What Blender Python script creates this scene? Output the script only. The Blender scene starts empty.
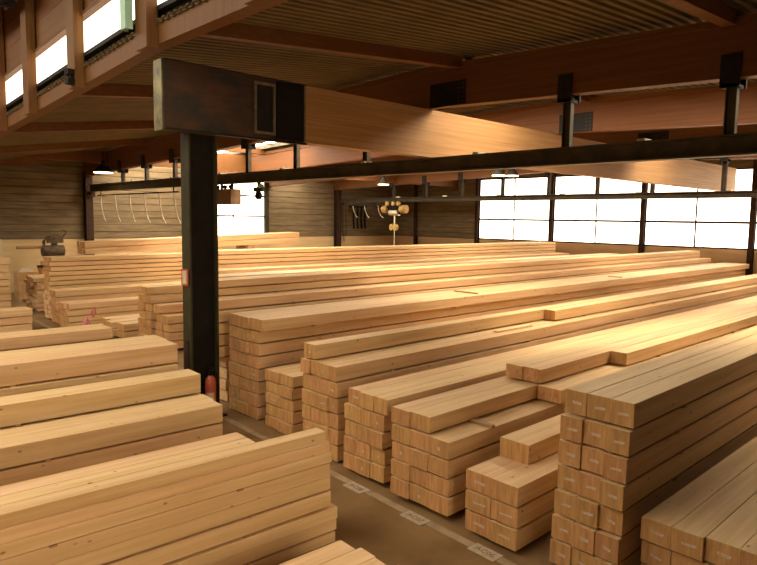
import bpy, math, random
from mathutils import Vector, Matrix
random.seed(7)
SC = bpy.context.scene
COL = SC.collection
R_ = math.radians

# ------------------------------------------------------------------ camera
IW, IH = 757, 565
VPX, VPY = (1052.0, 229.0), (-230.0, 209.8)        # where lines along the beams / along the aisle meet
ax, ay = VPX[0]-IW/2, VPX[1]-IH/2
bx_, by_ = VPY[0]-IW/2, VPY[1]-IH/2
FPX = math.sqrt(-(ax*bx_+ay*by_))
d1 = Vector((ax, ay, FPX)).normalized(); d2 = Vector((bx_, by_, FPX)).normalized()
up = d1.cross(d2).normalized()
if up.y > 0: up = -up
right = Vector((d1.x, d2.x, up.x)); down = Vector((d1.y, d2.y, up.y)); fwd = Vector((d1.z, d2.z, up.z))
cam_d = bpy.data.cameras.new('camera'); cam = bpy.data.objects.new('camera', cam_d); COL.objects.link(cam)
cam_d.sensor_width = 36.0; cam_d.lens = FPX*36.0/IW; cam_d.clip_start = .05; cam_d.clip_end = 200
M4 = Matrix((right, -down, -fwd)).transposed().to_4x4(); M4.translation = Vector((0, 0, 3.0))
cam.matrix_world = M4
SC.camera = cam

# ------------------------------------------------------------------ world, light levels, exposure
DAY = (1.0, .86, .65)            # warm daylight through the white panes of the walls
TOPLIGHT = (1.0, .89, .72)       # skylights over the low hall
HALL = (1.0, .94, .80)           # assumed skylights, added for top light in the higher left hall
FRONT_FILL = (1.0, .84, .57)          # fill from windows added unseen behind the viewer
E_WALL, E_CLERE, E_SKY, E_HALL, E_FRONT_FILL = 6.4, 2.6, 15.5, 7.6, 17.5
wd = bpy.data.worlds.new('world'); SC.world = wd; wd.use_nodes = True
bg = wd.node_tree.nodes['Background']; bg.inputs[0].default_value = (1.0, .9, .75, 1); bg.inputs[1].default_value = .6
vs = SC.view_settings
vs.view_transform = 'Standard'; vs.look = 'None'; vs.gamma = 1.0; vs.use_curve_mapping = False
vs.exposure = 0.0

# ------------------------------------------------------------------ materials
def new_mat(name):
    m = bpy.data.materials.new(name); m.use_nodes = True
    nt = m.node_tree; b = nt.nodes['Principled BSDF']
    return m, nt, b
def N(nt, t, **k):
    n = nt.nodes.new(t)
    for a, v in k.items():
        if a in n.inputs: n.inputs[a].default_value = v
        else: setattr(n, a, v)
    return n
def ramp(nt, stops):
    n = nt.nodes.new('ShaderNodeValToRGB'); e = n.color_ramp.elements
    while len(e) < len(stops): e.new(.5)
    for i, (p, c) in enumerate(stops): e[i].position = p; e[i].color = (*c, 1)
    return n
def coords(nt, scale, seed=True):
    tc = nt.nodes.new('ShaderNodeTexCoord'); mp = nt.nodes.new('ShaderNodeMapping')
    mp.inputs['Scale'].default_value = scale
    if seed:
        oi = nt.nodes.new('ShaderNodeObjectInfo')
        mu = N(nt, 'ShaderNodeVectorMath', operation='SCALE'); mu.inputs[0].default_value = (37., 19., 53.)
        nt.links.new(oi.outputs['Random'], mu.inputs['Scale'])
        ad = N(nt, 'ShaderNodeVectorMath', operation='ADD')
        nt.links.new(tc.outputs['Object'], ad.inputs[0]); nt.links.new(mu.outputs[0], ad.inputs[1])
        nt.links.new(ad.outputs[0], mp.inputs['Vector'])
    else:
        nt.links.new(tc.outputs['Object'], mp.inputs['Vector'])
    return mp
def wood(name, c1, c2, grain=(.6, 14, 14), knots=True, vary=.07, rough=.6, knot_col=(.16, .07, .025), kscale=(4.0, 7.0, 7.0)):
    m, nt, b = new_mat(name); L = nt.links.new
    mp = coords(nt, grain)
    nz = N(nt, 'ShaderNodeTexNoise', Scale=1.0, Detail=4.0, Roughness=.6); L(mp.outputs[0], nz.inputs['Vector'])
    rp = ramp(nt, [(.3, c1), (.7, c2)]); L(nz.outputs[0], rp.inputs[0])
    col = rp.outputs[0]
    if vary:
        oi = nt.nodes.new('ShaderNodeObjectInfo')
        mr = N(nt, 'ShaderNodeMapRange'); mr.inputs[3].default_value = 1-vary; mr.inputs[4].default_value = 1+vary*.6
        L(oi.outputs['Random'], mr.inputs[0])
        hs = nt.nodes.new('ShaderNodeHueSaturation'); L(mr.outputs[0], hs.inputs['Value']); L(col, hs.inputs['Color'])
        mr2 = N(nt, 'ShaderNodeMapRange'); mr2.inputs[3].default_value = .492; mr2.inputs[4].default_value = .504
        wn = N(nt, 'ShaderNodeTexWhiteNoise', noise_dimensions='1D'); L(oi.outputs['Random'], wn.inputs['W'])
        L(wn.outputs[0], mr2.inputs[0]); L(mr2.outputs[0], hs.inputs['Hue'])
        col = hs.outputs[0]
    if knots:
        mk = coords(nt, kscale)
        vo = N(nt, 'ShaderNodeTexVoronoi', feature='F1', Scale=1.0); L(mk.outputs[0], vo.inputs['Vector'])
        rk = ramp(nt, [(.05, (1, 1, 1)), (.095, (0, 0, 0))]); L(vo.outputs['Distance'], rk.inputs[0])
        mx = N(nt, 'ShaderNodeMix', data_type='RGBA'); mx.inputs['B'].default_value = (*knot_col, 1)
        ml = N(nt, 'ShaderNodeMath', operation='MULTIPLY'); ml.inputs[1].default_value = .75
        L(rk.outputs[0], ml.inputs[0]); L(ml.outputs[0], mx.inputs['Factor']); L(col, mx.inputs['A'])
        col = mx.outputs['Result']
    L(col, b.inputs['Base Color']); b.inputs['Roughness'].default_value = rough
    b.inputs['Specular IOR Level'].default_value = .25
    bp = N(nt, 'ShaderNodeBump', Strength=.15, Distance=.01); L(nz.outputs[0], bp.inputs['Height']); L(bp.outputs[0], b.inputs['Normal'])
    return m
def noisy(name, c1, c2, scale=6., rough=.6, metal=0., bump=.1, stops=(.35, .65), stretch=(1, 1, 1), spec=.4):
    m, nt, b = new_mat(name); L = nt.links.new
    mp = coords(nt, stretch, False)
    nz = N(nt, 'ShaderNodeTexNoise', Scale=scale, Detail=5.0, Roughness=.6); L(mp.outputs[0], nz.inputs['Vector'])
    rp = ramp(nt, [(stops[0], c1), (stops[1], c2)]); L(nz.outputs[0], rp.inputs[0])
    L(rp.outputs[0], b.inputs['Base Color']); b.inputs['Roughness'].default_value = rough; b.inputs['Metallic'].default_value = metal
    b.inputs['Specular IOR Level'].default_value = spec
    if bump:
        bp = N(nt, 'ShaderNodeBump', Strength=bump, Distance=.02); L(nz.outputs[0], bp.inputs['Height']); L(bp.outputs[0], b.inputs['Normal'])
    return m
def glow(name, col, strength):
    m, nt, b = new_mat(name)
    b.inputs['Base Color'].default_value = (.85, .85, .82, 1); b.inputs['Roughness'].default_value = .5
    mp = coords(nt, (1, 1, 1), False)
    nz = N(nt, 'ShaderNodeTexNoise', Scale=.8, Detail=2.0); nt.links.new(mp.outputs[0], nz.inputs['Vector'])
    rp = ramp(nt, [(.2, tuple(c*.94 for c in col)), (.8, col)]); nt.links.new(nz.outputs[0], rp.inputs[0])
    nt.links.new(rp.outputs[0], b.inputs['Emission Color']); b.inputs['Emission Strength'].default_value = strength
    return m

MAT = {}
MAT['spruce'] = wood('spruce', (.55, .335, .138), (.72, .485, .25))
MAT['spruce_end'] = wood('spruce_end', (.34, .16, .050), (.55, .29, .098), grain=(5, 22, 3), knots=False, vary=.1, rough=.8)
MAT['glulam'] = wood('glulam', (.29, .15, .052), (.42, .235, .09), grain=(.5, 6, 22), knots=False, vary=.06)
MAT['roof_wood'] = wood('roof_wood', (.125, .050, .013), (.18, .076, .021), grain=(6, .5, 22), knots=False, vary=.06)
MAT['post_wood'] = wood('post_wood', (.112, .044, .009), (.165, .072, .016), grain=(12, 12, .6), knots=False, vary=.1)
MAT['old_strip'] = wood('old_strip', (.36, .20, .09), (.50, .30, .14), grain=(9, 1, 9), knots=False, vary=.2)
MAT['lower_board'] = wood('lower_board', (.50, .34, .16), (.60, .43, .22), grain=(.7, .7, 5), knots=False, vary=.04)
MAT['wall_board'] = noisy('wall_board', (.115, .078, .036), (.185, .13, .065), 2.2, .85, stretch=(.5, .5, 4))
MAT['wall_base'] = noisy('wall_base', (.05, .035, .02), (.08, .06, .035), 5, .9)
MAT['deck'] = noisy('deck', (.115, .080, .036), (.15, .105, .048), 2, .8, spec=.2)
MAT['steel_dark'] = noisy('steel_dark', (.010, .008, .006), (.02, .015, .011), 4, .6, spec=.2)
MAT['steel_green'] = noisy('steel_green', (.026, .021, .007), (.042, .034, .012), 4, .6, spec=.2)
MAT['steel_rail'] = noisy('steel_rail', (.055, .043, .022), (.10, .078, .042), 3, .5, metal=.2)
MAT['steel_far'] = noisy('steel_far', (.035, .027, .016), (.06, .045, .027), 4, .7, spec=.15)
MAT['machine'] = noisy('machine', (.05, .035, .017), (.15, .10, .05), 7, .7)
MAT['steel_rust'] = noisy('steel_rust', (.028, .026, .021), (.10, .042, .022), 3.0, .65, stops=(.35, .72), bump=.2, stretch=(.7, 1, 1.6), spec=.2)
MAT['steel_brown'] = noisy('steel_brown', (.030, .014, .008), (.045, .022, .012), 4, .7, spec=.15)
MAT['shoe_end'] = noisy('shoe_end', (.06, .048, .02), (.30, .24, .10), 3, .45, metal=.3)
MAT['frame_metal'] = noisy('frame_metal', (.10, .08, .05), (.2, .16, .1), 9, .5, metal=.2)
MAT['zinc'] = noisy('zinc', (.45, .40, .27), (.62, .55, .38), 6, .4, metal=.6)
MAT['yellow'] = noisy('yellow', (.36, .23, .05), (.46, .31, .09), 8, .45)
MAT['red'] = noisy('red', (.34, .06, .025), (.42, .085, .035), 8, .4)
MAT['pink'] = noisy('pink', (.55, .12, .14), (.65, .18, .2), 8, .5)
MAT['red_paint'] = noisy('red_paint', (.42, .09, .045), (.5, .26, .12), 40, .8)
MAT['paper'] = noisy('paper', (.40, .30, .19), (.52, .40, .27), 20, .8)
MAT['tag_paper'] = noisy('tag_paper', (.40, .25, .14), (.58, .43, .28), 60, .8)
MAT['ink'] = noisy('ink', (.16, .11, .07), (.2, .14, .09), 20, .8)
MAT['mint'] = noisy('mint', (.28, .46, .33), (.34, .53, .39), 5, .5)
MAT['black'] = noisy('black', (.009, .006, .004), (.014, .010, .007), 6, .7, spec=.1)
MAT['cable'] = noisy('cable', (.42, .36, .25), (.5, .43, .3), 6, .6)
MAT['hoist_brown'] = noisy('hoist_brown', (.15, .08, .035), (.2, .11, .05), 5, .6)
MAT['cream'] = noisy('cream', (.52, .40, .22), (.6, .46, .26), 3, .7)
MAT['orange_board'] = noisy('orange_board', (.5, .22, .05), (.58, .27, .07), 4, .6)
MAT['floor_paint'] = noisy('floor_paint', (.27, .18, .095), (.40, .28, .16), 6, .7, stops=(.3, .6))
MAT['floor'] = noisy('floor', (.17, .092, .034), (.29, .170, .070), 1.6, .5, bump=.05, stops=(.3, .7))
MAT['pane_wall'] = glow('pane_wall', DAY, E_WALL)
MAT['pane_clere'] = glow('pane_clere', DAY, E_CLERE)
MAT['pane_sky'] = glow('pane_sky', TOPLIGHT, E_SKY)
MAT['pane_hall_added'] = glow('pane_hall_added', HALL, E_HALL)
MAT['pane_front_fill'] = glow('pane_front_fill', FRONT_FILL, E_FRONT_FILL)
MAT['lamp_glow'] = glow('lamp_glow', (1, .72, .40), 9.0)

# ------------------------------------------------------------------ mesh helpers
class MB:
    def __init__(s): s.v = []; s.f = []; s.m = []
    def box(s, x0, x1, y0, y1, z0, z1, mi=0):
        b = len(s.v)
        s.v += [(x0,y0,z0),(x1,y0,z0),(x1,y1,z0),(x0,y1,z0),(x0,y0,z1),(x1,y0,z1),(x1,y1,z1),(x0,y1,z1)]
        s.f += [(b,b+3,b+2,b+1),(b+4,b+5,b+6,b+7),(b,b+1,b+5,b+4),(b+1,b+2,b+6,b+5),(b+2,b+3,b+7,b+6),(b+3,b,b+4,b+7)]
        s.m += [mi]*6; return s
    def hexa(s, p, mi=0):            # eight corners, bottom four then top four
        b = len(s.v); s.v += [tuple(q) for q in p]
        s.f += [(b,b+3,b+2,b+1),(b+4,b+5,b+6,b+7),(b,b+1,b+5,b+4),(b+1,b+2,b+6,b+5),(b+2,b+3,b+7,b+6),(b+3,b,b+4,b+7)]
        s.m += [mi]*6; return s
    def prism(s, prof, axis, a0, a1, mi=0, cap=None):    # closed profile swept along an axis
        def pt(u, v, a): return (a,u,v) if axis == 'x' else (u,a,v) if axis == 'y' else (u,v,a)
        b = len(s.v); n = len(prof)
        s.v += [pt(u, v, a0) for u, v in prof] + [pt(u, v, a1) for u, v in prof]
        for i in range(n):
            j = (i+1) % n; s.f.append((b+i, b+j, b+n+j, b+n+i)); s.m.append(mi)
        s.f.append(tuple(b+i for i in reversed(range(n)))); s.f.append(tuple(b+n+i for i in range(n)))
        s.m += [mi if cap is None else cap]*2; return s
    def lathe(s, prof, n=16, c=(0,0,0), mi=0):           # profile of (radius, z), closed with caps
        b = len(s.v)
        for r, z in prof:
            for k in range(n):
                a = 2*math.pi*k/n; s.v.append((c[0]+r*math.cos(a), c[1]+r*math.sin(a), c[2]+z))
        for i in range(len(prof)-1):
            for k in range(n):
                j = (k+1) % n; s.f.append((b+i*n+k, b+i*n+j, b+(i+1)*n+j, b+(i+1)*n+k)); s.m.append(mi)
        s.f.append(tuple(b+k for k in reversed(range(n)))); q = b+(len(prof)-1)*n
        s.f.append(tuple(q+k for k in range(n))); s.m += [mi]*2; return s
    def tube(s, pts, r, n=8, mi=0):
        pts = [Vector(p) for p in pts]; b = len(s.v)
        for i, p in enumerate(pts):
            t = (pts[min(i+1, len(pts)-1)]-pts[max(i-1, 0)]).normalized()
            ref = Vector((0,0,1)) if abs(t.z) < .9 else Vector((1,0,0))
            u = t.cross(ref).normalized(); w = t.cross(u)
            for k in range(n):
                a = 2*math.pi*k/n; q = p+u*r*math.cos(a)+w*r*math.sin(a); s.v.append(tuple(q))
        for i in range(len(pts)-1):
            for k in range(n):
                j = (k+1) % n; s.f.append((b+i*n+k, b+i*n+j, b+(i+1)*n+j, b+(i+1)*n+k)); s.m.append(mi)
        s.f.append(tuple(b+k for k in reversed(range(n)))); q = b+(len(pts)-1)*n
        s.f.append(tuple(q+k for k in range(n))); s.m += [mi]*2; return s
    def mesh(s, name, mats):
        me = bpy.data.meshes.new(name); me.from_pydata(s.v, [], s.f); me.update()
        for m in (mats if isinstance(mats, (list, tuple)) else [mats]): me.materials.append(MAT[m])
        me.polygons.foreach_set('material_index', s.m)
        import bmesh
        bm = bmesh.new(); bm.from_mesh(me); bmesh.ops.recalc_face_normals(bm, faces=bm.faces); bm.to_mesh(me); bm.free()
        return me
def link(name, me, parent=None, loc=(0,0,0), rz=0.):
    o = bpy.data.objects.new(name, me); COL.objects.link(o); o.location = loc; o.rotation_euler = (0,0,rz)
    if parent: o.parent = parent
    return o
def put(name, mb, mats, parent=None, loc=(0,0,0), rz=0.):
    return link(name, mb.mesh(name, mats), parent, loc, rz)
def tag(o, label, cat, group=None):
    o['label'] = label; o['category'] = cat
    if group: o['group'] = group
    return o
def struct(o, label=None):
    o['kind'] = 'structure'
    if label: o['label'] = label
    return o
def thing(name, label, cat, loc=(0,0,0), rz=0., group=None):
    o = link(name, None, None, loc, rz); return tag(o, label, cat, group)
def iprof(w, h, t=.02, tw=.014):      # I section, centred in u, from v=0 up to h
    return [(-w/2,0),(w/2,0),(w/2,t),(tw/2,t),(tw/2,h-t),(w/2,h-t),(w/2,h),(-w/2,h),(-w/2,h-t),(-tw/2,h-t),(-tw/2,t),(-w/2,t)]

# ------------------------------------------------------------------ the hall's grid
XW, YW = 27.0, 27.0                 # window wall, back wall
YG = 8.55                           # main girder (its middle)
RIDGE = 5.12
def zbeam(y): return RIDGE-(.04*(YG-y) if y < YG else .033*(y-YG))            # underside of the roof beams
def zcl(y): return 5.205-.057*max(0, y-8.5)                                     # underside of the clerestory beam
def zdeck(x, y):
    a = zcl(y)+.256; b = zbeam(y)+.86
    if x >= 9.3: return b
    t = (x-3.9)/(9.3-3.9); return a*(1-t)+b*t

# ------------------------------------------------------------------ floor
fl = struct(put('floor', MB().box(-12, XW+.2, -9, YW+.2, -.2, 0), 'floor'), 'brown worn concrete floor of the timber hall')
def aisle(y): return 4.50+.045*(y-4)
m = MB(); ys = [1+i*.8 for i in range(30)]
for a, b in zip(ys[:-1], ys[1:]):
    m.hexa([(aisle(a)+.02,a,.0),(aisle(a)+.115,a,.0),(aisle(b)+.115,b,.0),(aisle(b)+.02,b,.0),(aisle(a)+.02,a,.004),(aisle(a)+.115,a,.004),(aisle(b)+.115,b,.004),(aisle(b)+.02,b,.004)])
struct(put('floor_line', m, 'floor_paint', fl))

# ------------------------------------------------------------------ walls
wb = struct(put('wall_back', MB().box(-12, XW+.2, YW+.12, YW+.3, 0, 9.2), 'wall_base'), 'back wall of dark horizontal boards above a tan lower band')
def boards(parent, axis, a0, a1, at, inward, z0, z1, mat, hb=.285, gap=.02, jit=.02):
    z = z0
    while z < z1-.05:
        h = min(hb, z1-z)
        d = .05+random.random()*jit
        if axis == 'x':
            put('board', MB().box(a0+.004, a1-.004, at-d, at+.115, z+gap/2, z+h-gap/2), mat, parent)
        else:
            put('board', MB().box(at-d, at+.115, a0+.004, a1-.004, z+gap/2, z+h-gap/2), mat, parent)
        z += h
WX0, WX1 = 13.6, 17.9                      # window in the back wall
xs = [(-2, 3.9), (3.9, 9.3), (9.3, WX0-.12), (WX1+.12, 22.35), (22.35, XW)]
for a, b in xs: boards(wb, 'x', a, b, YW, -1, 2.03, 5.6, 'wall_board')
for a, b in [(-2, 3.9), (3.9, 9.3), (9.3, 15.8), (15.8, 22.35), (22.35, XW)]:
    put('lower_panel', MB().box(a+.004, b-.004, YW-.035, YW+.115, 0, 2.02), 'lower_board', wb)
for a, b in [(WX0-.12, WX1+.12)]: boards(wb, 'x', a, b, YW, -1, 5.12, 5.6, 'wall_board', hb=.24)

YCOL = [-5.6, -1.2, 3.3, 7.8, 12.0, 16.4, 20.8, 25.2]
wr = struct(put('wall_right', MB().box(XW+.12, XW+.3, -9, YW+.3, 0, 9.2), 'wall_base'), 'right wall with white window band above a tan lower band')
for a, b in zip([-9]+YCOL, YCOL+[YW]):
    put('lower_panel', MB().box(XW-.03, XW+.115, a+.004, b-.004, 0, 2.02), 'lower_board', wr)
    put('top_panel', MB().box(XW-.03, XW+.115, a+.004, b-.004, 5.14, 5.9), 'wall_board', wr)
for a, b in [(20.8, 25.2), (25.2, YW)]: boards(wr, 'y', a, b, XW, -1, 2.03, 5.14, 'wall_board')
FW = [(-1.3, .1), (.4, 1.8), (2.1, 3.5)]  # unseen front windows, added to light the sides of the left stacks
wl = struct(put('wall_left', MB().box(-12.2, -12, -9, YW+.3, 0, 9.2), 'wall_base'), 'far left wall of the hall')
struct(put('wall_light_block', MB().box(3.8, 3.96, -8.99, .8, 0, 5.125), 'wall_base'), 'added unseen wall beside the viewer, blocking light to the right foreground')  # added out of view to keep light off the right foreground
wf = struct(put('wall_front', MB().box(-12, XW+.2, -9.2, -9, 0, 9.2), 'wall_base'), 'wall behind the viewer')

wn = [0]
def window(label):
    wn[0] += 1
    return struct(link('window_%d' % wn[0], None), label)
order = ['nearest', 'second', 'third', 'fourth', 'fifth', 'farthest']
for k, (a, b) in enumerate(zip(YCOL[1:6], YCOL[2:7])):
    w = window('white translucent window bay in the right wall, %s from the dark corner column' % ['first', 'second', 'third', 'fourth', 'fifth'][4-k])
    mid = (a+b)/2
    for (c, d) in ((a, mid), (mid, b)):
        for (z0, z1) in ((2.06, 3.04), (3.08, 4.04), (4.08, 5.12)):
            put('pane', MB().box(XW+.03, XW+.06, c+.016, d-.016, z0, z1), 'pane_wall', w)
    for z in (2.04, 3.06, 4.06, 5.13): put('transom', MB().box(XW-.01, XW+.1, a+.08, b-.08, z-.048, z+.048), 'steel_brown', w)
    put('mullion', MB().box(XW+.0, XW+.1, mid-.03, mid+.03, 2.04, 5.13), 'steel_brown', w)
for (a, b), nm in zip(FW, ('left', 'middle', 'right')):
    w = window('%s unseen window added behind the viewer to light the left stacks' % nm)
    put('pane', MB().box(a, b, -8.99, -8.95, 2.8, 5.2), 'pane_front_fill', w); put('pane', MB().box(a, b, -8.99, -8.95, 5.3, 7.7), 'pane_front_fill', w)
    put('transom', MB().box(a-.1, b+.1, -8.995, -8.9, 5.2, 5.3), 'steel_brown', w)
    for x in (a-.05, (a+b)/2, b+.05): put('mullion', MB().box(x-.05, x+.05, -8.995, -8.88, 2.7, 7.8), 'steel_brown', w)
w = window('white window in the back wall behind the steel column')
vx = [WX0, 14.6, 16.05, WX1]
for a, b in zip(vx[:-1], vx[1:]):
    for z0, z1 in ((2.06, 3.02), (3.06, 4.0), (4.04, 5.08)):
        put('pane', MB().box(a+.015, b-.015, YW+.03, YW+.06, z0, z1), 'pane_wall', w)
for z in (2.04, 3.04, 4.02, 5.1): put('transom', MB().box(WX0, WX1, YW-.01, YW+.1, z-.04, z+.04), 'steel_brown', w)
for x in vx[1:-1]: put('mullion', MB().box(x-.025, x+.025, YW, YW+.1, 2.04, 5.1), 'steel_brown', w)
for x in (WX0, WX1): put('jamb', MB().box(x-.12, x+.12, YW-.09, YW+.1, 2.03, 5.12), 'steel_green', w)

# columns of the walls
for k, y in enumerate(YCOL):
    o = put('wall_column', MB().prism([(XW-.2+u, y+v) for u, v in [(0,-.1),(.03,-.1),(.03,-.012),(.17,-.012),(.17,-.1),(.2,-.1),(.2,.1),(.17,.1),(.17,.012),(.03,.012),(.03,.1),(0,.1)]], 'z', 0, 5.5), 'steel_brown')
    tag(o, 'dark steel wall column on the window wall, %s counted from the back corner' % ['eighth','seventh','sixth','fifth','fourth','third','second','first'][k], 'column', 'columns of the window wall')
for x, lb in ((9.3, 'dark brown steel column on the back wall at the near crane rail'), (22.35, 'dark brown steel column on the back wall at the far crane rail')):
    t = thing('wall_column', lb, 'column', (x, YW-.38, 0))
    put('shaft', MB().prism([(u, v) for u, v in iprof(.28, .3, .03, .02)], 'z', 0, 4.72), 'steel_brown', t)
    put('bracket', MB().box(-.2, .2, -.1, 0, 3.7, 3.9).box(-.07, .07, -.35, 0, 3.78, 3.9), 'steel_brown', t)

# ------------------------------------------------------------------ roof: girder, beams, deck
g = thing('glulam_girder', 'long deep honey-coloured glulam girder spanning from steel column to window wall', 'beam', (0, YG, 0))
put('timber', MB().box(3.99, 26.7, -.12, .12, 4.21, 5.11), 'glulam', g)
sh = put('steel_shoe', MB().box(3.94, 6.32, -.145, -.121, 4.2, 5.11).box(3.94, 6.32, .121, .145, 4.2, 5.11).box(3.94, 3.985, -.12, .12, 4.17, 5.11), 'steel_rust', g)
sh['label'] = 'rusty dark steel shoe plate around the girder end'
put('shoe_flange', MB().box(3.94, 6.32, -.2, -.146, 4.165, 4.195).box(3.94, 6.32, -.17, -.146, 5.095, 5.11), 'steel_dark', sh)
put('shoe_end', MB().box(3.925, 3.939, -.125, .125, 4.17, 5.11), 'shoe_end', sh)
pf = put('inspection_plate', MB().box(5.36, 5.4, -.17, -.147, 4.26, 5.03).box(5.7, 5.74, -.17, -.147, 4.26, 5.03).box(5.4, 5.7, -.17, -.147, 4.26, 4.3).box(5.4, 5.7, -.17, -.147, 4.99, 5.03), 'frame_metal', sh)
put('plate', MB().box(5.76, 6.28, -.165, -.147, 4.22, 5.09), 'black', sh)
put('inner_plate', MB().box(5.41, 5.69, -.158, -.147, 4.31, 4.98), 'steel_dark', sh)
put('edge_strip', MB().box(6.285, 6.315, -.168, -.147, 4.22, 5.09), 'frame_metal', sh)

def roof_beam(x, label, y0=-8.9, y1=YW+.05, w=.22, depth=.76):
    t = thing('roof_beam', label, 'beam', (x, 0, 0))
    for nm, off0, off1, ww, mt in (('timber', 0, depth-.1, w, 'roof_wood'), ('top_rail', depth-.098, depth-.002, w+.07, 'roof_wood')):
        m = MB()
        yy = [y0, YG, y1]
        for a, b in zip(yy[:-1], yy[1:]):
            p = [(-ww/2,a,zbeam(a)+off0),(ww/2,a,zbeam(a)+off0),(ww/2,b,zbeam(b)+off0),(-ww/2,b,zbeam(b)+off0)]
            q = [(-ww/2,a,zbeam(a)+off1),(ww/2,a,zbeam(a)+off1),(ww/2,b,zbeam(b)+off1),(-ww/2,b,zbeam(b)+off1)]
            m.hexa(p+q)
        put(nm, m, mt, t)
    s = put('steel_hanger', MB().box(-w/2-.02, -w/2-.002, 7.45, 8.3, 5.09, 5.52).box(w/2+.002, w/2+.02, 7.45, 8.3, 5.09, 5.52), 'steel_dark', t)
    m = MB()
    for by in (7.51, 7.6):
        for k in range(5): m.box(-w/2-.028, -w/2-.021, by-.012, by+.012, 5.13+k*.08, 5.15+k*.08)
    put('bolts', m, 'steel_rail', s); s.children[0]['kind'] = 'stuff'
    return t
roof_beam(9.3, 'dark reddish roof beam directly above the near crane rail')
roof_beam(13.9, 'orange roof beam lit by the skylight, beyond the near crane rail')
roof_beam(18.1, 'roof beam between the skylit orange beam and the far crane rail')
roof_beam(22.35, 'roof beam above the far crane rail, near the window wall')
# cross beam under the roof near the back
for (a, b, lb) in ((4.05, 9.17, 'dark header beam across the roof near the back wall, left of the near crane rail'),
                   (9.43, 13.77, 'dark header beam near the back wall, between near crane rail and orange beam'),
                   (14.03, 17.97, 'dark header beam near the back wall, right of the orange roof beam'),
                   (18.23, 22.22, 'dark header beam near the back wall, left of the far crane rail'),
                   (22.48, 26.9, 'dark header beam near the back wall, at the window wall corner')):
    yh, zh0, zh1 = (24.3, 4.9, 5.3) if a < 9 else (22.2, 4.76, 5.42)
    tag(put('header_beam', MB().box(a, b, yh, yh+.22, zh0, zh1), 'roof_wood'), lb, 'beam', 'header beams near the back wall')

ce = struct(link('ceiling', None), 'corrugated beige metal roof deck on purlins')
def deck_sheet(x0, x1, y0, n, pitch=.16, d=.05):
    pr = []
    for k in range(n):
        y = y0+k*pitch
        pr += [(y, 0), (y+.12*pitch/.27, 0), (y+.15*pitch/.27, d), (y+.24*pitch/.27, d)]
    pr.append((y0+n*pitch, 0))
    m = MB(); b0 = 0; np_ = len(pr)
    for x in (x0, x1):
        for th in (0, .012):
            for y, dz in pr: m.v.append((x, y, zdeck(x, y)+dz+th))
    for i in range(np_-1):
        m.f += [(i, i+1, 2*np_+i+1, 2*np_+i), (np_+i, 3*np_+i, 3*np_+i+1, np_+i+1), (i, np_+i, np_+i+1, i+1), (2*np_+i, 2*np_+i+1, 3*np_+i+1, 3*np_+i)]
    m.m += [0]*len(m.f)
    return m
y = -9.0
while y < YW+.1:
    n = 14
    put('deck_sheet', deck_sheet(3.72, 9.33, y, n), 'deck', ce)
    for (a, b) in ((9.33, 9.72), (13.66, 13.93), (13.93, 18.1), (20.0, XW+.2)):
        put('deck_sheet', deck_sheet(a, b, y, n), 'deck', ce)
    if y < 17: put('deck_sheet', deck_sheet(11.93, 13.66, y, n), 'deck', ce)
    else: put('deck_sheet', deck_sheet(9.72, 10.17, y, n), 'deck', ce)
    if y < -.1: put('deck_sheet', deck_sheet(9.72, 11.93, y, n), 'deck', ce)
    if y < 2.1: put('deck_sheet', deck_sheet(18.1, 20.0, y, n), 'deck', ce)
    y += n*.16
PUR = [-6, -1.4, 3.1, 7.62, 12.0, 16.5, 20.9, 25.4]
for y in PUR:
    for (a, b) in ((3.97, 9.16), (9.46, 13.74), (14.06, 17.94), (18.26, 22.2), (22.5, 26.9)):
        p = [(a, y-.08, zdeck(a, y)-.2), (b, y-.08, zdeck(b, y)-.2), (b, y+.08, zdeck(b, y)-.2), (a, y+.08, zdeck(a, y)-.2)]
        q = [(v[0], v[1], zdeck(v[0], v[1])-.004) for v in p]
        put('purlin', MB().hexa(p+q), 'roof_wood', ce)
# skylights in the roof deck
def skylight(x0, x1, y0, y1, z, label):
    w = window(label)
    n = max(1, round((y1-y0)/2.2))
    for k in range(n):
        a = y0+(y1-y0)*k/n; b = y0+(y1-y0)*(k+1)/n
        za, zb = zdeck(10, a)+z, zdeck(10, b)+z
        put('pane', MB().hexa([(x0,a+.03,za),(x1,a+.03,za),(x1,b-.03,zb),(x0,b-.03,zb),(x0,a+.03,za+.03),(x1,a+.03,za+.03),(x1,b-.03,zb+.03),(x0,b-.03,zb+.03)]), 'pane_sky', w)
        put('glazing_bar', MB().box(x0, x1, a-.03, a+.03, za-.04, za+.04), 'steel_rail', w)
    for x in (x0, x1):
        put('curb', MB().hexa([(x-.04,y0,zdeck(10,y0)-.03),(x+.04,y0,zdeck(10,y0)-.03),(x+.04,y1,zdeck(10,y1)-.03),(x-.04,y1,zdeck(10,y1)-.03),
                               (x-.04,y0,zdeck(10,y0)+z+.06),(x+.04,y0,zdeck(10,y0)+z+.06),(x+.04,y1,zdeck(10,y1)+z+.06),(x-.04,y1,zdeck(10,y1)+z+.06)]), 'steel_rail', w)
skylight(9.75, 11.9, -.04, 8.9, .12, 'skylight strip in front of the girder, between near rail and orange beam')
skylight(9.75, 11.9, 8.92, 17.86, .12, 'skylight strip just behind the girder, between near rail and orange beam')
skylight(10.2, 13.6, 17.9, YW, .12, 'wide skylight near the back wall, between near rail and orange beam')
skylight(18.2, 19.98, 2.2, 8.55, .12, 'skylight strip in front of the girder, beyond the orange beam')
skylight(18.2, 19.98, 8.55, YW, .12, 'skylight strip behind the girder, beyond the orange beam')

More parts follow.
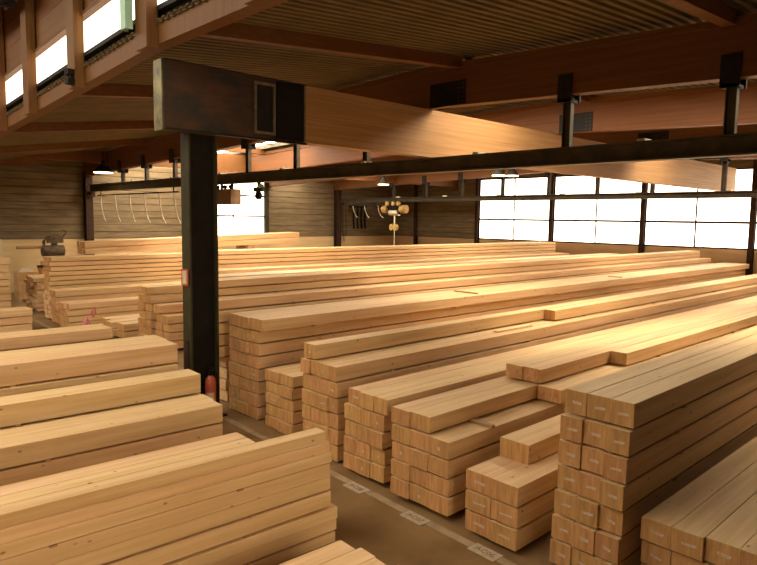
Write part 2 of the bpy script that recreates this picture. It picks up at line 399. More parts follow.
# ------------------------------------------------------------------ clerestory above the column line
cb = thing('clerestory_beam', 'reddish timber beam under the row of high windows at upper left', 'beam')
m = MB()
yy = [-8.9, 8.5, YW]
for a, b in zip(yy[:-1], yy[1:]):
    m.hexa([(3.76,a,zcl(a)),(3.96,a,zcl(a)),(3.96,b,zcl(b)),(3.76,b,zcl(b)),(3.76,a,zcl(a)+.25),(3.96,a,zcl(a)+.25),(3.96,b,zcl(b)+.25),(3.76,b,zcl(b)+.25)])
put('timber', m, 'post_wood', cb)
PY = [-7.6, -4.9, -2.3, .35, 3.0, 5.65, 8.3, 10.95, 13.45, 15.6, 18.2, 20.8, 23.4, 26]
for k, (a, b) in enumerate(zip(PY[:-1], PY[1:])):
    w = window('high white clerestory window pane row, bay %s' % ['','','','','','nearest the steel column on its right','above the steel shoe','second left of the steel shoe','third left of the steel shoe','','','',''][k]) if k >= 5 and k <= 8 else window('high clerestory window in the upper wall beyond the picture edge')
    def sl(y, o): return zcl(y)+o
    def bar(x0, x1, o0, o1): return MB().hexa([(x0,a,sl(a,o0)),(x1,a,sl(a,o0)),(x1,b,sl(b,o0)),(x0,b,sl(b,o0)),(x0,a,sl(a,o1)),(x1,a,sl(a,o1)),(x1,b,sl(b,o1)),(x0,b,sl(b,o1))])
    put('pane', bar(3.83, 3.86, .475, 1.02), 'pane_clere', w)
    put('sill', bar(3.74, 3.92, .41, .47), 'steel_dark', w)
    put('back_strip', bar(3.84, 3.9, .33, .41), 'steel_green', w)
    put('head', bar(3.72, 3.9, 1.025, 1.08), 'post_wood', w)
fa = struct(link('wall_clerestory', None), 'brown boarded wall above the high window row')
for a, b in zip(PY[:-1], PY[1:]):
    for j in range(4):
        o0, o1 = 1.085+j*.5, 1.085+(j+1)*.5-.008
        put('board', MB().hexa([(3.78,a,zcl(a)+o0),(3.88,a,zcl(a)+o0),(3.88,b,zcl(b)+o0),(3.78,b,zcl(b)+o0),(3.78,a,zcl(a)+o1),(3.88,a,zcl(a)+o1),(3.88,b,zcl(b)+o1),(3.78,b,zcl(b)+o1)]), 'roof_wood', fa)
ordp = ['nearest the steel shoe', 'second', 'third', 'fourth', 'fifth', 'sixth', 'seventh']
for k, y in enumerate(PY):
    o = put('window_post', MB().box(3.6, 3.752, y-.17, y+.17, zcl(y)-.06, 8.1), 'post_wood')
    j = k-6
    lb = 'timber post between high windows, at the steel shoe' if j == 0 else ('timber post between high windows, %s left of the steel shoe' % ['', 'first', 'second', 'third', 'fourth', 'fifth', 'sixth', 'seventh'][j] if j > 0 else 'timber post between high windows, %s right of the steel shoe' % ['', 'first', 'second', 'third', 'fourth', 'fifth', 'sixth'][-j])
    tag(o, lb, 'post', 'timber posts of the clerestory')
    if j == 1: put('electrical_box', MB().box(3.5, 3.5995, 10.78, 10.96, 5.05, 5.13).box(3.5, 3.5995, 10.78, 10.96, 5.19, 5.27).box(3.54, 3.5995, 10.8, 10.94, 5.13, 5.19), 'black', o)
t = thing('green_profile', 'pale green metal channel hanging in front of the high window', 'metal channel', (3.5, 8.5, 5.4))
put('channel', MB().prism([(-.05,-.08),(.05,-.08),(.05,-.06),(-.03,-.06),(-.03,.06),(.05,.06),(.05,.08),(-.05,.08)], 'z', 0, 2.6), 'mint', t)
put('fin', MB().box(.0, .05, -.03, .03, .02, 2.6), 'mint', t)
# high roof of the left hall, with unseen skylights added for its light
hr = struct(put('ceiling_high', MB().box(-12.2, 3.9, -9, YW+.3, 8.1, 8.3), 'roof_wood'), 'higher roof over the left hall')
for k, (x0, x1) in enumerate(((-8.5, -6.0), (-3.0, .2))):
    w = window('assumed unseen skylight strip added to light the left hall, %s' % ('outer' if k == 0 else 'inner'))
    for j in range(5 if k == 0 else 4):
        a = (-.1 if k == 0 else 3.6)+j*4.6
        put('pane', MB().box(x0, x1, a+.05, a+4.55, 8.02, 8.06), 'pane_hall_added', w)
        put('glazing_bar', MB().box(x0, x1, a-.05, a+.05, 7.98, 8.098), 'steel_rail', w)
o = thing('roof_duct', 'dark ragged ventilation duct under the high roof, top left corner', 'duct', (3.25, 15.2, 7.05))
put('duct', MB().prism([(.25*math.cos(a*math.pi/6), .25*math.sin(a*math.pi/6)) for a in range(12)], 'y', -2.4, 8), 'black', o)
for yv in (-1.6, .4, 2.6): put('strap', MB().box(-.27, .27, yv-.04, yv+.04, -.27, .27).box(-.02, .02, yv-.02, yv+.02, .27, 1.05), 'steel_dark', o)

# ------------------------------------------------------------------ steel column with sign, extinguisher
t = thing('steel_column', 'black steel column carrying the girder beside the aisle', 'column', (4.53, YG, 0))
put('shaft', MB().prism([(v-.225, u) for u, v in iprof(.24, .45, .03, .02)], 'z', .03, 4.16), 'steel_green', t)
put('recess_shade', MB().box(-.192, .192, -.05, -.03, .03, 4.16), 'black', t)  # black sheet before the web: shade between the flanges put into colour
put('base_plate', MB().box(-.3, .3, -.2, .2, 0, .028), 'steel_dark', t)
put('base_stain', MB().box(-.24, -.228, -.05, .05, .03, 1.2), 'steel_brown', t)
t = thing('fire_sign', 'small red sign with white symbol on the black column flange', 'sign', (4.285, YG, 2.12))
put('plate', MB().box(-.008, .002, -.1, .1, -.12, .12), 'red', t)
put('symbol', MB().box(-.012, -.0085, -.062, .062, -.095, .095), 'paper', t)
t = thing('fire_extinguisher', 'red fire extinguisher hanging at the foot of the black column', 'extinguisher', (4.54, 8.31, .14))
put('cylinder', MB().lathe([(.06, 0), (.078, .015), (.08, .05), (.08, .44), (.066, .50), (.03, .54)], 20), 'red', t)
put('valve', MB().lathe([(.022, .54), (.022, .6), (.03, .6), (.03, .62)], 12), 'black', t)
put('handle', MB().box(-.012, .012, -.12, .02, .62, .635).box(-.012, .012, -.11, .02, .655, .668), 'black', t)
put('hose', MB().tube([(.02, 0, .58), (.09, -.02, .56), (.11, -.04, .4), (.1, -.05, .2)], .012), 'black', t)
put('label_plate', MB().prism([(.0805*math.cos(a), .0805*math.sin(a)) for a in [math.radians(200+i*10) for i in range(9)]]+[(.079*math.cos(a), .079*math.sin(a)) for a in [math.radians(280-i*10) for i in range(9)]], 'z', .12, .3), 'paper', t)
put('bracket', MB().box(-.05, .05, .081, .125, .3, .36), 'black', t)

# ------------------------------------------------------------------ crane rails
def crane_rail(x, z0, z1, y0, y1, hang, label, mt='steel_rail', wflange=.2):
    t = thing('crane_rail', label, 'crane rail', (x, 0, 0))
    put('rail', MB().prism([(u, v+z0) for u, v in iprof(wflange, z1-z0, .028, .016)], 'y', y0, y1), mt, t)
    for y in hang:
        h = put('hanger', MB().prism([(u, y-.07+v) for u, v in iprof(.1, .14, .016, .012)], 'z', z1+.002, zbeam(y)-.002), mt, t)
        put('head_plate', MB().box(-.15, -.118, y-.12, y+.12, zbeam(y)-.12, zbeam(y)+.3).box(.118, .15, y-.12, y+.12, zbeam(y)-.12, zbeam(y)+.3).box(-.15, .15, y-.1, y+.1, zbeam(y)-.12, zbeam(y)-.08), 'steel_dark', h)
    for k in range(int((y1-y0)/3.0)):
        yv = y0+1.2+k*3.0
        put('clamp', MB().box(-.11, .11, yv-.06, yv+.06, z1+.001, z1+.035), 'zinc', t)
    return t
crane_rail(9.3, 3.9, 4.18, -6, 26.5, [-1.4, .8, 3.05, 5.45, 10.2, 12.7, 14.85, 17.0, 19.1, 21.2, 23.2], 'near black crane rail running under the roof in front of the girder')
crane_rail(22.35, 3.84, 4.06, -6, 26.5, [1, 3.1, 5.3, 7.4, 9.7, 11.75, 13.8, 16.0, 18.2, 20.35, 22.5], 'far dark crane rail in front of the window wall', 'steel_far')
# hoist trolley on the far rail
t = thing('chain_hoist', 'yellow chain hoist trolley hanging from the far crane rail', 'hoist', (22.35, 22.4, 3.82))
put('trolley_frame', MB().box(-.13, .13, -.65, .65, -.28, -.16).box(-.03, .03, -.5, .5, -.6, -.28).box(-.1, .1, -.2, .2, -.42, -.24), 'black', t)
for y in (-.62, .62):
    o = put('motor', MB().prism([(.2*math.cos(a*math.pi/8), -.33+.2*math.sin(a*math.pi/8)) for a in range(16)], 'y', y-.16, y+.16), 'yellow', t)
    put('cap', MB().prism([(.12*math.cos(a*math.pi/8), -.33+.12*math.sin(a*math.pi/8)) for a in range(16)], 'y', y+(-.22 if y < 0 else .161), y+(-.161 if y < 0 else .22)), 'orange_board', o)
for y in (-.42, -.05, .36): put('wheel', MB().prism([(y+.1*math.cos(a*math.pi/6), -.06+.1*math.sin(a*math.pi/6)) for a in range(12)], 'x', -.22, -.12), 'yellow', t)
put('drum', MB().prism([(.15*math.cos(a*math.pi/8), -.5+.15*math.sin(a*math.pi/8)) for a in range(16)], 'y', -.3, .3), 'zinc', t)
put('chain', MB().box(-.02, .02, -.02, .02, -1.1, -.64).box(-.012, .012, -.012, .012, -2.2, -1.36), 'zinc', t)
hk = put('hook_block', MB().prism([(-.09+.13*math.cos(a*math.pi/6), -1.22+.16*math.sin(a*math.pi/6)) for a in range(12)], 'x', -.08, .08), 'yellow', t)
put('hook_block', MB().prism([(.16+.13*math.cos(a*math.pi/6), -1.22+.16*math.sin(a*math.pi/6)) for a in range(12)], 'x', -.08, .08), 'yellow', t)
# hoist box and small trolley on the near rail
t = thing('hoist_box', 'brown hoist housing hanging below the near rail, right of the column', 'hoist', (9.3, 16.25, 3.88))
put('housing', MB().box(-.16, .16, -.75, .3, -.54, -.12), 'hoist_brown', t)
for y in (-.55, 0): put('suspension', MB().box(-.02, .02, y-.04, y+.04, -.12, .018), 'black', t)
for y in (-.6, -.3, .1): put('wheel', MB().prism([(y+.07*math.cos(a*math.pi/6), -.06+.055*math.sin(a*math.pi/6)) for a in range(12)], 'x', -.1, -.04), 'black', t)
t = thing('rail_trolley', 'small dark green trolley under the near rail before the back window', 'trolley', (9.3, 14.35, 3.88))
put('frame', MB().box(-.05, .05, -.2, .2, -.22, -.1).box(-.02, .02, -.06, .06, -.1, .018), 'steel_green', t)
put('pulley', MB().prism([(.02+.1*math.cos(a*math.pi/6), -.32+.1*math.sin(a*math.pi/6)) for a in range(12)], 'x', -.05, .05), 'black', t)
put('cap', MB().lathe([(.07, -.12), (.09, -.07), (.05, -.02)], 12, (-.02, -.12, 0)), 'mint', t)
# festoon cables
def festoon(x, z, ys, drop, label):
    t = thing('festoon_cable', label, 'cable', (x, 0, 0))
    put('track', MB().box(-.02, .02, min(ys)-.3, max(ys)+.3, z, z+.04).box(-.01, .01, min(ys), min(ys)+.05, z+.04, 3.9).box(-.01, .01, max(ys)-.05, max(ys), z+.04, 3.9), 'steel_dark', t)
    for a in ys:
        pts = [(0, a, z), (0, a-.08, z-drop*.45), (.02, a-.22, z-drop*.85), (.03, a-.36, z-drop)]
        put('loop', MB().tube(pts, .02), 'cable', t)
festoon(9.15, 3.72, [18.9, 19.95, 21.1, 22.3, 23.6, 25.0], .95, 'pale festoon cable loops hanging below the near rail, left of the column')
festoon(22.15, 3.66, [23.4, 24.4, 25.3], .6, 'short pale cable loops hanging below the far rail beside the hoist')
t = thing('tool_rack', 'dark rack of hanging slings on the back wall right of its column', 'rack', (23.4, YW-.27, 0))
put('bar', MB().box(-.1, 1.0, -.06, .199, 3.62, 3.7), 'black', t)
for k in range(4): put('sling', MB().tube([(.05+k*.28, -.02, 3.62), (.03+k*.28, -.04, 2.9), (.08+k*.28, -.03, 2.45)], .05, 6), 'black', t)
t = thing('wall_cable', 'thin cable hanging in a loop beside the back wall column', 'cable', (22.8, YW-.12, 0))
put('cable', MB().tube([(0, 0, 3.6), (.02, 0, 2.2), (.12, 0, 1.75), (.25, 0, 2.2), (.22, 0, 3.5)], .012), 'black', t)
# lamps
def lamp(x, y, z, label, r=.26):
    t = thing('pendant_lamp', label, 'lamp', (x, y, z))
    put('shade', MB().lathe([(r, 0), (r*.8, .1), (r*.4, .24), (.06, .3), (.06, .42)], 20), 'steel_dark', t)
    put('bulb', MB().lathe([(r*.92, -.03), (r*.96, -.005)], 20), 'lamp_glow', t)
    put('cord', MB().box(-.01, .01, -.01, .01, .42, zbeam(y)+.62-z), 'black', t)
lamp(8.75, 23.6, 4.52, 'lit bell-shaped pendant lamp at left near the back wall', .34)
lamp(20.4, 21.2, 4.58, 'lit pendant lamp above the yellow chain hoist')
lamp(20.5, 14.9, 4.75, 'lit pendant lamp in front of the windows, left of the pair')
lamp(20.9, 14.55, 4.75, 'lit pendant lamp in front of the windows, right of the pair')

# ------------------------------------------------------------------ timber beams
_bm = {}
def beam_mesh(L, w, h):
    k = (round(L, 2), round(w, 3), round(h, 3))
    if k not in _bm:
        c = .0035
        m = MB().prism([(c,0),(w-c,0),(w,c),(w,h-c),(w-c,h),(c,h),(0,h-c),(0,c)], 'x', 0, L, 0, 1)
        _bm[k] = m.mesh('squared_timber', ['spruce', 'spruce_end'])
    return _bm[k]
_tags = {}
def end_tag(kind, w, h):
    if kind == 'paper': kind = random.choice(('paper', 'paper2', 'paper3'))
    k = (kind, round(w, 2), round(h, 2))
    if k not in _tags:
        m = MB()
        if kind.startswith('paper'):
            a, b, c, d, e = {'paper': (.22, .42, .42, .04, .13), 'paper2': (.3, .36, .36, .10, .12), 'paper3': (.18, .45, .48, -.02, .11)}[kind]
            m.hexa([(-.004,w*a,h*b),(0,w*a,h*b),(0,w*(a+c),h*(b+d)),(-.004,w*(a+c),h*(b+d)),(-.004,w*a,h*(b+e)),(0,w*a,h*(b+e)),(0,w*(a+c),h*(b+d+e*.9)),(-.004,w*(a+c),h*(b+d+e*.9))])
            _tags[k] = m.mesh('paper_tag', 'tag_paper')
        elif kind == 'dot':
            m.box(-.004, 0, w*.42, w*.54, h*.34, h*.54); _tags[k] = m.mesh('paper_tag', 'tag_paper')
        else:
            for i in range(3): m.box(-.003, 0, w*(.16+.25*i), w*(.30+.25*i), h*(.25+.1*(i % 2)), h*(.7+.08*(i % 2)))
            _tags[k] = m.mesh('red_mark', 'red_paint')
    return _tags[k]
ORD = ['top layer', 'second layer down', 'third layer down', 'fourth layer down', 'fifth layer down', 'sixth layer down', 'seventh layer down', 'eighth layer down', 'ninth layer down', 'tenth layer down', 'eleventh layer down', 'twelfth layer down', 'thirteenth layer down', 'fourteenth layer down', 'fifteenth layer down', 'sixteenth layer down']
POS = {1: ['only'], 2: ['left', 'right'], 3: ['left', 'middle', 'right'], 4: ['leftmost', 'centre-left', 'centre-right', 'rightmost'],
       5: ['leftmost', 'centre-left', 'centre', 'centre-right', 'rightmost'], 6: ['leftmost', 'second-left', 'third-left', 'third-right', 'second-right', 'rightmost']}
rest = MB()
count = [0]
def stack(descr, org, layers, xend=26.4, rz=0., flip=False, z0=.06, strips=(1.0, 4.2, 8.0), hide=0, jit=.02, tilt=0., bearer=True):
    """layers from the bottom: (height, gap below, [(width, y offset, x offset, tag, xend)...] right to left).
    flip: the beams run back from the origin (the aisle end is their far end)."""
    ox, oy = org; ca, sa = math.cos(rz), math.sin(rz)
    def W(x, y): return (ox+x*ca-y*sa, oy+x*sa+y*ca)
    z = z0; n = len(layers)
    for li, (h, gap, row) in enumerate(layers):
        if li > 0 and gap >= .011 and h > .1: gap += .006; h -= .006
        z += gap
        nb = len(row)
        for bi, bdef in enumerate(row):
            w, y, xo = bdef[:3]; tg = bdef[3] if len(bdef) > 3 else None
            xe = bdef[4] if len(bdef) > 4 else xend
            x = xo+random.uniform(-jit, jit)*.8
            L = round((xe-ox-xo)*2)/2 if not flip else xend
            yy = y+random.uniform(0, .003)
            ww = w-.005
            if li < hide:
                x1 = x+L if not flip else x-L
                p = []
                for zz in (z, z+h):
                    for (u, v) in ((min(x, x1), yy), (max(x, x1), yy), (max(x, x1), yy+ww), (min(x, x1), yy+ww)):
                        q = W(u, v); p.append((q[0], q[1], zz))
                rest.hexa(p); continue
            me = beam_mesh(L, ww, h)
            lx = x if not flip else x-L
            q = W(lx, yy)
            o = link('squared_timber', me, None, (q[0], q[1], z), rz)
            if tilt: o.rotation_euler = (0, -tilt, rz)
            lay = ORD[n-1-li] if (li > 0 or n == 1) else 'bottom layer'
            if n == 1: lay = 'lying singly'
            tag(o, '%s beam, %s, %s' % (POS[nb][nb-1-bi], lay, descr), 'beam', 'timber beams stacked in the hall')
            count[0] += 1
            if tg:
                e = link('paper_tag' if tg != 'red' else 'red_mark', end_tag(tg, ww, h), o, (-.0005, 0, 0))
        # spacer strips above each gap
        if gap > .008 and li > 0 and strips and li >= hide:
            ymin = min(b[1] for b in row); ymax = max(b[1]+b[0] for b in row)
            xo = max(b[2] for b in row) if not flip else 0
            for s, sn in zip(strips, ('front', 'middle', 'rear')):
                xs_ = (s+xo) if not flip else -(s)
                q = W(xs_+random.uniform(-.1, .1), ymin-.012)
                k = ('strip', round(ymax-ymin, 2), gap)
                if k not in _bm: _bm[k] = MB().box(0, .05, 0, ymax-ymin+.02, 0, gap-.0008).mesh('spacer_strip', 'old_strip')
                o = link('spacer_strip', _bm[k], None, (q[0], q[1], z-gap+.0004), rz)
                tag(o, '%s spacer strip under %s, %s' % (sn, ORD[n-1-li], descr), 'strip', 'spacer strips ' + descr)
        elif li == 0 and bearer and not hide:
            ymin = min(b[1] for b in row); ymax = max(b[1]+b[0] for b in row)
            for s, sn in ((.7, 'front'), (4.6, 'middle'), (9.5, 'rear')):
                if s > (xend if flip else xend-ox)-.3: continue
                q = W(s if not flip else -s, ymin+.02)
                k = ('bearer', round(ymax-ymin, 2), round(z, 3))
                if k not in _bm: _bm[k] = MB().box(0, .1, 0, ymax-ymin-.04, 0, z-.0005).mesh('bearer_block', 'old_strip')
                o = link('bearer_block', _bm[k], None, (q[0], q[1], 0), rz)
                tag(o, '%s wooden bearer on floor under %s' % (sn, descr), 'bearer', 'bearers ' + descr)
        z += h
    return z
def row(ws, y0=0., x=0., tags=None, xj=0.):
    out = []; y = y0
    for i, w in enumerate(ws):
        out.append((w, y, x+(random.uniform(-xj, xj) if xj else 0), (tags[i] if tags else None))); y += w
    return out
G = .017
def rt(n, p_=.35, kinds=('dot', 'paper')): return [random.choice(kinds) if random.random() < p_*.75 else None for _ in range(n)]

# --- right-hand row, front to back along the aisle
stack('low stack in the bottom right corner', (5.0, 1.13), [(.19, G if i else 0, row([.25, .24, .24, .24], tags=['paper']*4, xj=.02)) for i in range(3)], z0=.03)
stack('tall paper-tagged stack at right', (4.86, 2.16), [(.207, G if i else 0, row([.205]*3, y0=.04-.007*i, x=-.07+.012*i, tags=['paper']*3, xj=.02)) for i in range(7)], z0=.02)
L_ = [(.186, G if i else 0, row([.295]*2, tags=rt(2, .8, ('paper',)), xj=.01)) for i in range(3)]
L_.append((.19, .006, [(.34, .24, .5, None)]))
stack('short stack left of the tagged stack', (4.68, 3.07), L_, z0=.05)
L_ = [(.175, G if i else 0, row([.265]*3, tags=rt(3, .7), xj=.012)) for i in range(4)]
L_.append((.17, G, [(.33, -.06, 1.97, 'red'), (.265, .275, 0), (.265, .54, .0)]))
L_.append((.175, G, [(.235, .0, 3.76), (.245, .24, 1.97, 'red'), (.245, .485, 1.97, 'red')]))
stack('stack with red-marked recessed top beams', (4.68, 3.88), L_, z0=.08)
stack('three-wide five-layer stack at the aisle', (4.78, 4.87), [(.18, G if i else 0, row([.228]*3, y0=(.03 if i < 4 else -.03), tags=rt(3, .5), xj=.015)) for i in range(5)], z0=.06)
L_ = [(.182, G if i else 0, row([.175]*4, tags=rt(4, .4), xj=.015)) for i in range(6)]
L_[5] = (.182, G, [(.175, .02, 0, None), (.175, .195, 0, 'dot'), (.175, .37, 0), (.175, .545, .0)])
L_.append((.185, G, [(.21, .23, 5.25), (.24, .45, .0, 'dot')]))
stack('four-wide stack with one long top beam', (4.85, 5.79), L_, z0=.03)
stack('low two-wide stack beside the eight-layer stack', (5.0, 6.91), [(.152, G if i else 0, row([.33]*2, tags=rt(2, .4), xj=.012)) for i in range(5)], z0=.02)
ww = [.27, .27, .27]
L_ = [(.173, G if i else 0, row(ww, tags=rt(3, .5), xj=.015)) for i in range(8)]
L_[7] = (.173, G, row([.33, .29, .29], y0=-.13, xj=.02))
stack('eight-layer stack right of the black column', (5.05, 7.84), L_, z0=.02)
L_ = [(.170, G if i else 0, row([.25]*4, x=(.08 if i < 4 else -.1), xj=.02)) for i in range(8)]
L_.append((.15, G, row([.225]*4, y0=.10, x=-.1)))
L_ += [(.122, .012, row([.235]*2, y0=.53, x=-.1)) for i in range(2)]
stack('stepped stack just behind the black column', (5.1, 8.95), L_, z0=.02, strips=(1.5,), hide=4)
stack('long stack behind the stepped stack', (6.9, 12.45), [(.17, G if i else 0, row([.22]*3)) for i in range(9)], xend=25.7, strips=(), hide=7, z0=.02)
L_ = [(.172, G if i else 0, row([.31]*2, xj=.03)) for i in range(4)]; L_.append((.19, G, [(.26, .36, -.05)]))
stack('low stack just left of the black column', (6.2, 13.18), L_, xend=14, strips=())
L_ = [(.172, G if i else 0, row([.35]*2, xj=.03)) for i in range(6)]; L_.append((.178, G, [(.3, .15, -.02)]))
stack('two-wide stack with short single top beam, left of column', (6.2, 14.05), L_, xend=14, strips=(), z0=.04)
stack('two-layer heap beside the pink straps', (5.95, 15.0), [(.165, G if i else 0, row([.42], x=0)) for i in range(2)], xend=8.0, strips=(), z0=.06)
stack('low stepped heap behind the pink straps', (6.0, 15.5), [(.16, G if i else 0, row([.3]*(4-i), y0=.1*i, xj=.15)) for i in range(2)], xend=8.0, strips=(), z0=.06)
stack('long stack in front of the tallest far stack', (8.4, 15.1), [(.138, .017 if i else 0, row([.2]*3)) for i in range(10)], strips=(), hide=7, z0=.04)
stack('tallest far stack before the back window', (8.35, 15.8), [(.111, .017 if i else 0, row([.23]*3)) for i in range(16)], strips=(), hide=11, z0=.02)
stack('front low stack at far left', (5.45, 17.4), [(.155, .012 if i else 0, row([.2]*3, xj=.03)) for i in range(4)], xend=20, strips=(), z0=.02)
stack('second low stack at far left', (5.5, 18.35), [(.17, .012 if i else 0, row([.2]*3, xj=.05)) for i in range(5)], xend=20, strips=(), z0=.03)
stack('high thin-layered stack at far left', (5.58, 19.2), [(.118, .017 if i else 0, row([.24]*3, xj=.06)) for i in range(13)], xend=20, strips=(), hide=6, z0=.05)
stack('ragged stack of boards at far left', (5.75, 21.0), [(.115, .012 if i else 0, row([.34]*4, xj=.12)) for i in range(8)], xend=12.2, strips=(), hide=4, z0=.05)
# tilted pack on top of the high far-left stack
stack('tilted dark-ended pack lying on the far left stack', (6.85, 20.1), [(.18, .012 if i else 0, row([.22]*3, tags=['red']*3)) for i in range(2)], xend=15.0, strips=(), z0=1.8, tilt=R_(1.9), bearer=False)
tag(put('support_block', MB().box(12.5, 12.8, 20.05, 20.85, .121, 1.955).box(12.3, 13.0, 20.0, 20.9, 0, .12), 'old_strip'), 'dark wooden block propping the tilted pack', 'block')

# --- left-hand row (turned slightly)
LR = R_(-2.5)
L_ = [(.095, 0, row([.26]*3, y0=-.02, x=.05)), (.11, .012, row([.26]*3, y0=-.02, x=.07)), (.11, .001, row([.26]*3, y0=-.02, x=.06)), (.145, .013, row([.26]*3)),
      (.125, .013, row([.26]*3)), (.125, .001, row([.26]*3, y0=.004)),
      (.09, .014, [(.26, -.015, .0), (.26, .25, -.65), (.26, .51, -.66)]), (.09, .001, [(.26, .012, 0), (.26, .275, -.64), (.2, .54, -.66)]), (.095, .001, [(.15, .035, -.02), (.15, .19, -.65), (.18, .345, -.66)])]
stack('big striped stack in the left foreground', (3.55, 4.33), L_, xend=11.5, rz=LR, flip=True, z0=.04, strips=(.9, 2.4, 5.0))
stack('low boards at the bottom edge of the left row', (3.06, 2.9), [(.14, 0, row([.24]*3, xj=.06)), (.14, .012, row([.24]*3, xj=.06)), (.14, .012, [(.18, .0, .09), (.18, .18, .02), (.18, .36, .03), (.19, .54, .0)])], xend=11, rz=LR, flip=True, z0=.06, strips=())
stack('second stack of the left row', (3.74, 6.56), [(.16, G if i else 0, row([.29]*2)) for i in range(2)]+[(.19, G, row([.29]*2)), (.21, G, row([.29]*2, xj=.02))], xend=11.5, rz=LR, flip=True, z0=.02, strips=(2.0, 5.0), hide=2)
stack('third stack of the left row', (3.85, 7.28), [(.17, G if i else 0, row([.37])) for i in range(4)]+[(.24, G, row([.37]))], xend=11.5, rz=LR, flip=True, z0=.02, strips=(2.0, 5.0), hide=3)
stack('fourth stack of the left row', (3.94, 8.08), [(.18, G if i else 0, row([.42, .42], y0=(-.05 if i == 4 else 0), x=(-.03 if i == 4 else 0))) for i in range(5)]+[(.255, G, row([.42, .45]))], xend=11.5, rz=LR, flip=True, z0=.02, strips=(2.0, 5.0), hide=3)
stack('fifth stack of the left row, before the pink straps', (4.2, 11.15), [(.19, G if i else 0, row([.28]*2)) for i in range(5)], xend=11.5, rz=LR, flip=True, z0=.02, strips=(), hide=3)
stack('small three-layer stack at the left edge', (4.72, 17.8), [(.175, G if i else 0, row([.28]*2)) for i in range(3)], xend=9, rz=0, flip=True, z0=.02, strips=())
stack('tall stack at the extreme left edge', (5.0, 21.0), [(.195, G if i else 0, row([.3]*2, xj=.03)) for i in range(8)], xend=8, rz=0, flip=True, z0=.02, strips=(), hide=2)
o = put('beam_remainder', rest, 'spruce'); o['kind'] = 'stuff'
o['label'] = 'lower timber beams half hidden behind the nearer stacks'; o['category'] = 'beams'

# loose strips lying on stacks
tag(put('loose_lath', MB().box(0, 1.0, 0, .09, 0, .03), 'spruce', None, (8.35, 5.98, 1.2085)), 'loose flat lath lying on the four-wide stack', 'lath')
tag(put('loose_strip', MB().box(0, .06, 0, .42, 0, .03), 'old_strip', None, (5.35, 3.87, .832)), 'dark spacer strip poking out on the red-marked stack', 'strip')
tag(put('loose_strip', MB().box(0, .05, 0, .6, 0, .025), 'old_strip', None, (10.2, 7.85, 1.5245)), 'spacer strip lying across the eight-layer stack', 'strip')
tag(put('loose_strip', MB().box(0, .05, 0, .4, 0, .025), 'old_strip', None, (16.5, 7.85, 1.5245)), 'spacer strip lying across the far end of the eight-layer stack', 'strip')

# ------------------------------------------------------------------ floor labels
def text_mesh(body, size):
    cu = bpy.data.curves.new('lettering', 'FONT'); cu.body = body; cu.size = size; cu.align_x = 'CENTER'; cu.align_y = 'CENTER'; cu.extrude = .0008
    ob = bpy.data.objects.new('tmp', cu); COL.objects.link(ob)
    dg = bpy.context.evaluated_depsgraph_get(); me = bpy.data.meshes.new_from_object(ob.evaluated_get(dg))
    bpy.data.objects.remove(ob); me.materials.clear(); me.materials.append(MAT['ink']); return me
for (x, y, tx, lb) in ((4.49, 3.3, 'AC06', 'white floor label before the short stack at right'), (4.5, 4.18, 'AC07', 'white floor label before the red-marked stack'), (4.54, 5.12, 'AC08', 'white floor label before the five-layer stack')):
    t = thing('floor_label', lb, 'label', (x+.035, y, .0045), R_(-2.5))
    put('sheet', MB().box(-.075, .075, -.15, .15, 0, .005), 'paper', t)
    link('lettering', text_mesh(tx, .09), t, (0, 0, .006), R_(-90))

# ------------------------------------------------------------------ things at the far left
t = thing('pink_straps', 'crumpled pink plastic straps on the low heap at left', 'straps', (5.75, 16.78, .06))
for k, pts in enumerate(([(0,0,.0),(-.05,.06,.18),(.0,.15,.3),(.1,.18,.12),(.07,.06,.0)], [(.05,-.2,.35),(.0,-.23,.5),(.08,-.25,.6),(.1,-.22,.42)], [(-.06,.2,.0),(.0,.3,.24),(.08,.32,.02)])):
    put('strap', MB().tube(pts, .024, 6), 'pink', t)
t = thing('cabinet', 'tall plain wooden cabinet at the extreme left near back wall', 'cabinet', (5.25, 25.2, 0))
put('body', MB().box(-.5, .5, -.3, .3, .08, 2.1), 'cream', t)
put('plinth', MB().box(-.46, .46, -.26, .26, 0, .078), 'black', t)
put('door', MB().box(-.48, -.01, -.325, -.302, .12, 2.06), 'cream', t)
put('door', MB().box(.01, .48, -.325, -.302, .12, 2.06), 'cream', t)
t = thing('saw_machine', 'dark cross-cut saw machine with long arm near the back wall', 'machine', (7.5, 25.2, 0))
put('stand', MB().box(-.35, .35, -.25, .25, 0, 1.0).box(-.5, .5, -.35, .35, 1.0, 1.08), 'machine', t)
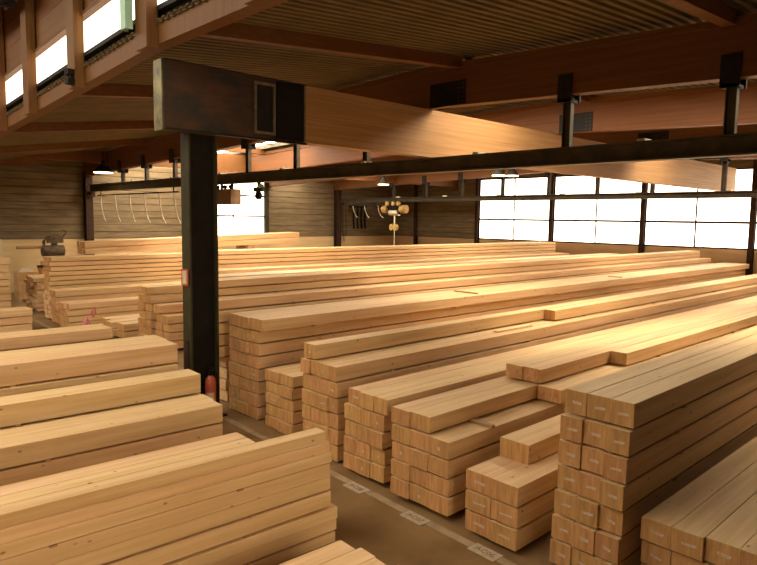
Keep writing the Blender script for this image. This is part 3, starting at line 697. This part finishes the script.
put('pillar', MB().box(-.09, .09, -.09, .09, 1.08, 2.15), 'machine', t)
put('arm', MB().prism([(.06*math.cos(a*math.pi/6), 1.8+.06*math.sin(a*math.pi/6)) for a in range(12)], 'x', -1.25, -.1), 'old_strip', t)
put('motor', MB().prism([(-.05+.22*math.cos(a*math.pi/8), 1.66+.2*math.sin(a*math.pi/8)) for a in range(16)], 'x', -.42, .3), 'machine', t)
put('guard', MB().prism([(.28*math.cos(a*math.pi/8), 2.05+.22*math.sin(a*math.pi/8)) for a in range(9)], 'y', -.16, -.06).box(-.28, .28, -.16, -.06, 1.95, 2.05), 'machine', t)
put('handle', MB().tube([(.2, -.1, 2.1), (.34, -.12, 2.25), (.42, -.1, 2.38)], .03, 6).tube([(.42, -.1, 2.38), (.25, -.1, 2.42)], .025, 6), 'machine', t)
put('hose', MB().tube([(-.2, 0, 2.2), (-.34, .05, 2.0), (-.3, .05, 1.6), (-.1, .05, 1.5)], .05, 6), 'machine', t)
t = thing('yellow_crate', 'yellow-edged wooden crate near the left edge', 'crate', (6.28, 24.2, 0))
put('body', MB().box(-.32, .32, -.28, .28, .1, 1.02), 'old_strip', t)
put('band', MB().box(-.33, .33, -.3, -.282, .82, .95), 'yellow', t)
put('foot', MB().box(-.32, -.22, -.28, .28, 0, .098), 'old_strip', t); put('foot', MB().box(.22, .32, -.28, .28, 0, .098), 'old_strip', t)
put('wrap', MB().hexa([(-.28,-.2,1.022),(.2,-.25,1.022),(.24,.2,1.022),(-.2,.22,1.022),(-.2,-.1,1.1),(.1,-.15,1.14),(.12,.1,1.1),(-.1,.12,1.13)]), 'paper', t)
t = thing('orange_box', 'orange upright panel box beside the yellow-edged crate', 'box', (6.95, 24.2, 0))
put('body', MB().box(-.24, .24, -.25, .25, 0, 1.1), 'orange_board', t)
for x in (.3, .42): put('rail', MB().box(x-.03, x+.03, -.25, -.19, 0, 1.16), 'cream', t)
put('rim', MB().box(-.27, .46, -.27, .27, 1.162, 1.2), 'black', t)
print('beams', count[0])
